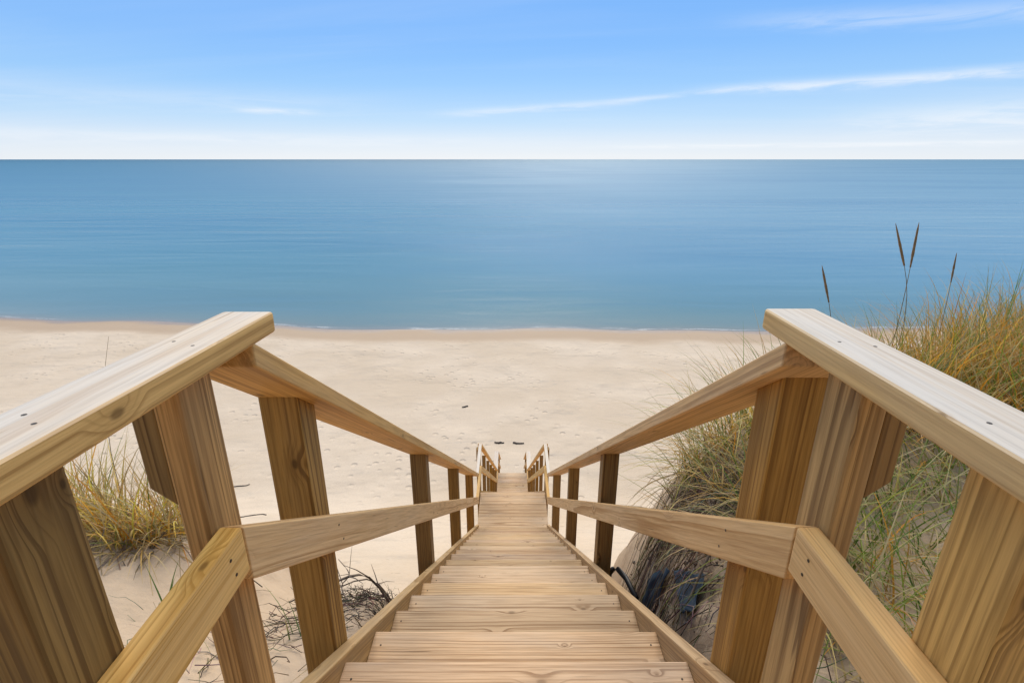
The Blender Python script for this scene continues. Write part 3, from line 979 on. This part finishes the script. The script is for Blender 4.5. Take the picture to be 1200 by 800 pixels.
BROWN = [(0.12, 0.088, 0.068), (0.17, 0.125, 0.09), (0.08, 0.06, 0.048), (0.22, 0.165, 0.12)]
PALE = [(0.38, 0.31, 0.23), (0.28, 0.225, 0.165), (0.46, 0.40, 0.31)]
litter("dead_roots", 480, 0.90, 2.10, 0.20, 0.45, 0.10, 0.36, 0.0021, BROWN + PALE[1:2], 11, "tangled dead roots covering the eroded bank", "roots", 0.06, 0.55, 1.75)
litter("dead_roots", 170, 0.85, 1.60, 0.16, 0.28, 0.12, 0.34, 0.0018, BROWN[:2] + PALE, 12, "grey matted root litter beside the upper treads", "roots", 0.05, 0.6, 1.3)
litter("dead_roots", 90, 1.05, 2.35, 0.20, 0.25, 0.2, 0.45, 0.0016, PALE + BROWN[3:], 15, "pale hanging roots below the arching grass", "roots", 0.10, 0.5)
litter("twig_litter", 330, -0.80, 1.95, 0.14, 0.30, 0.08, 0.32, 0.0019, BROWN + PALE[1:2], 13, "dark twig litter on the sand lip beside the stairs", "twigs", 0.05, 0.5)
litter("twig_litter", 90, -1.0, 1.35, 0.20, 0.2, 0.08, 0.3, 0.0016, PALE + BROWN[3:], 14, "pale thin stems lying on sand below the doubled post", "twigs", 0.03, 0.4)


def clods(n, cx_, cy_, sx_, sy_, seed, label):
    """crumbs of dark root-bound soil strewn over the eroded face"""
    rg_ = random.Random(seed)
    bm = bmesh.new()
    bmesh.ops.create_icosphere(bm, subdivisions=1, radius=1.0)
    base = [v.co.copy() for v in bm.verts]
    fcs = [[v.index for v in f.verts] for f in bm.faces]
    bm.free()
    V, F, C = [], [], []
    for _ in range(n):
        x = max(0.60, cx_ + rg_.gauss(0, sx_)); y = cy_ + rg_.gauss(0, sy_)
        r = 0.003 + 0.013 * rg_.random() ** 3
        o = Vector((x, y, ground(x, y) + r * 0.2))
        b0 = len(V)
        sc = (rg_.uniform(0.7, 1.4), rg_.uniform(0.7, 1.4), rg_.uniform(0.5, 0.9))
        for b in base:
            k = r * rg_.uniform(0.7, 1.2)
            V.append(o + Vector((b.x * sc[0], b.y * sc[1], b.z * sc[2])) * k)
        F += [tuple(b0 + q for q in f) for f in fcs]
        c = rg_.choice([(0.15, 0.11, 0.08), (0.10, 0.075, 0.055), (0.22, 0.165, 0.12), (0.32, 0.25, 0.18)])
        C += [(*c, 1)] * len(base)
    return tag(mesh_obj("soil_clods", V, F, M_GRASS, None, False, C), label, "soil", kind='stuff')


clods(700, 0.88, 2.05, 0.17, 0.45, 31, "crumbled brown soil clods on the eroded bank")


def branch(name, pts, rad, label, cat="branch", forks=0, mat=None, seed=3):
    rg_ = random.Random(seed)
    V, F = [], []
    P = [Vector((x, y, ground(x, y) + h)) for x, y, h in pts]
    # soften the polyline
    Q = []
    for i in range(len(P) - 1):
        for k in range(4):
            f = k / 4
            a, b, c, d = P[max(i - 1, 0)], P[i], P[i + 1], P[min(i + 2, len(P) - 1)]
            Q.append(0.5 * ((2 * b) + (c - a) * f + (2 * a - 5 * b + 4 * c - d) * f * f + (3 * b - a - 3 * c + d) * f ** 3))
    Q.append(P[-1])
    tube(V, F, Q, [rad * (1 - 0.55 * i / len(Q)) * rg_.uniform(0.85, 1.15) for i in range(len(Q))], 7)
    for _ in range(forks):
        i = rg_.randrange(2, len(Q) - 1)
        d = Vector((rg_.uniform(-1, 1), rg_.uniform(-1, 1), rg_.uniform(0.1, 0.9))).normalized() * rg_.uniform(0.08, 0.22)
        tube(V, F, [Q[i], Q[i] + d * 0.5 + Vector((0, 0, 0.01)), Q[i] + d], [rad * 0.45, rad * 0.3, rad * 0.12], 5)
    return tag(mesh_obj(name, V, F, mat or M_TWIG), label, cat)


branch("dead_branch", [(-0.62, 2.20, 0.06), (-0.76, 2.12, 0.15), (-0.93, 2.02, 0.12), (-1.05, 1.85, 0.05)], 0.008, "crooked dark branch bent over the twig litter", forks=5, seed=4)
branch("dead_branch", [(-0.60, 2.42, 0.10), (-0.78, 2.32, 0.14), (-0.98, 2.2, 0.10)], 0.006, "thin forked branch poking out above the far sand", forks=6, seed=6)
branch("dead_branch", [(-0.80, 1.90, 0.04), (-0.88, 2.05, 0.10), (-0.86, 2.12, 0.18), (-0.94, 2.2, 0.30)], 0.004, "slender upright twig standing in the litter", forks=3, seed=8)
branch("dead_branch", [(0.70, 1.62, 0.05), (0.85, 1.75, 0.10), (1.00, 1.78, 0.14), (1.15, 1.9, 0.10)], 0.006, "dark root branch arching in front of blue plastic", forks=4, seed=9)
branch("dead_branch", [(0.92, 2.3, 0.08), (0.86, 2.05, 0.08), (0.80, 1.9, 0.05)], 0.008, "thick dark root running down the bank", forks=3, seed=10)

# bent black pipe sticking out beside the second post
V, F = [], []
pp = [Vector((0.605, 2.62, Z(2.62))), Vector((0.607, 2.58, Z(2.47))), Vector((0.615, 2.54, Z(2.40))), Vector((0.632, 2.48, Z(2.345))), Vector((0.66, 2.38, Z(2.32))), Vector((0.68, 2.22, Z(2.30)))]
tube(V, F, pp, [0.016] * 6, 10)
tag(mesh_obj("bent_pipe", V, F, M_PIPE), "bent black pipe sticking from the bank beside the stairs", "pipe")


def tarp(name, corners, label, amp, seed, nu=22, nv=14, th=0.0015):
    """crumpled sheet of plastic spanning four points, with real thickness"""
    V, F = [], []
    A, B, C_, D_ = [Vector(c) for c in corners]
    nrm = (B - A).cross(D_ - A).normalized()
    for lay in (0, 1):
        for j in range(nv + 1):
            for i in range(nu + 1):
                u, v = i / nu, j / nv
                p = A.lerp(B, u).lerp(D_.lerp(C_, u), v)
                q = mn.noise((u * 4 + seed, v * 3, seed)) + 0.6 * abs(mn.noise((u * 9, v * 5 + seed, 1.0)))
                e = mn.noise((u * 5, v * 5, seed + 3))
                p = p + nrm * (amp * q + lay * th) + (B - A) * 0.05 * e * (1 if 0 < i < nu else 1.6) + (D_ - A) * 0.10 * e
                V.append(p)
    W_ = nu + 1
    off = W_ * (nv + 1)
    for j in range(nv):
        for i in range(nu):
            a = j * W_ + i
            F.append((a, a + 1, a + W_ + 1, a + W_))
            F.append((off + a, off + a + W_, off + a + W_ + 1, off + a + 1))
    ring = [i for i in range(W_)] + [j * W_ + nu for j in range(1, nv + 1)] + [nv * W_ + i for i in range(nu - 1, -1, -1)] + [j * W_ for j in range(nv - 1, 0, -1)]
    for a, b in zip(ring, ring[1:] + ring[:1]):
        F.append((a, off + a, off + b, b))
    o = mesh_obj(name, V, F, M_TARP)
    return o


def gp(x, y, h): return (x, y, ground(x, y) + h)


tp = tarp("plastic_sheet", [gp(0.64, 2.24, 0.00), gp(0.66, 1.98, 0.05), gp(0.76, 1.99, 0.05), gp(0.76, 2.26, 0.05)], "", 0.035, 2.0)
tag(tp, "crumpled dark blue plastic half buried next to the treads", "plastic sheet")
tp = tarp("plastic_sheet", [gp(0.690, 1.63, 0.05), gp(0.700, 1.56, 0.05), gp(0.79, 1.68, 0.06), gp(0.75, 1.93, 0.09)], "", 0.010, 5.0)
tag(tp, "torn blue plastic flap hanging down the bank below the roots", "plastic sheet")

# ------------------------------------------------------------------ things lying on the beach
def driftwood(x, y, L, rad, th, label, seed):
    rg_ = random.Random(seed)
    V, F = [], []
    pts = []
    for i in range(7):
        f = i / 6 - 0.5
        px, py = x + f * L * math.cos(th) + rg_.gauss(0, 0.05 * L), y + f * L * math.sin(th) + rg_.gauss(0, 0.07 * L)
        pts.append(Vector((px, py, ground(px, py) + rad * 0.5)))
    tube(V, F, pts, [rad * rg_.uniform(0.6, 1.1) for _ in pts], 7)
    tag(mesh_obj("driftwood", V, F, M_DRIFT), label, "driftwood")


driftwood(-0.61, 20.93, 0.45, 0.05, 0.05, "short dark driftwood on the beach straight beyond the stair foot", 1)
driftwood(0.27, 20.92, 0.60, 0.045, -0.1, "slightly longer dark driftwood on the beach beside a shorter piece", 2)
driftwood(-2.54, 24.92, 0.35, 0.045, 0.6, "small dark stick alone in the middle of the beach", 3)
driftwood(-8.26, 13.3, 1.1, 0.022, 0.4, "long dark twig at the dune foot left of the stairs", 6)
driftwood(-11.0, 17.3, 1.2, 0.022, 0.15, "thin dark stick lying parallel to the shore at the dune foot", 7)
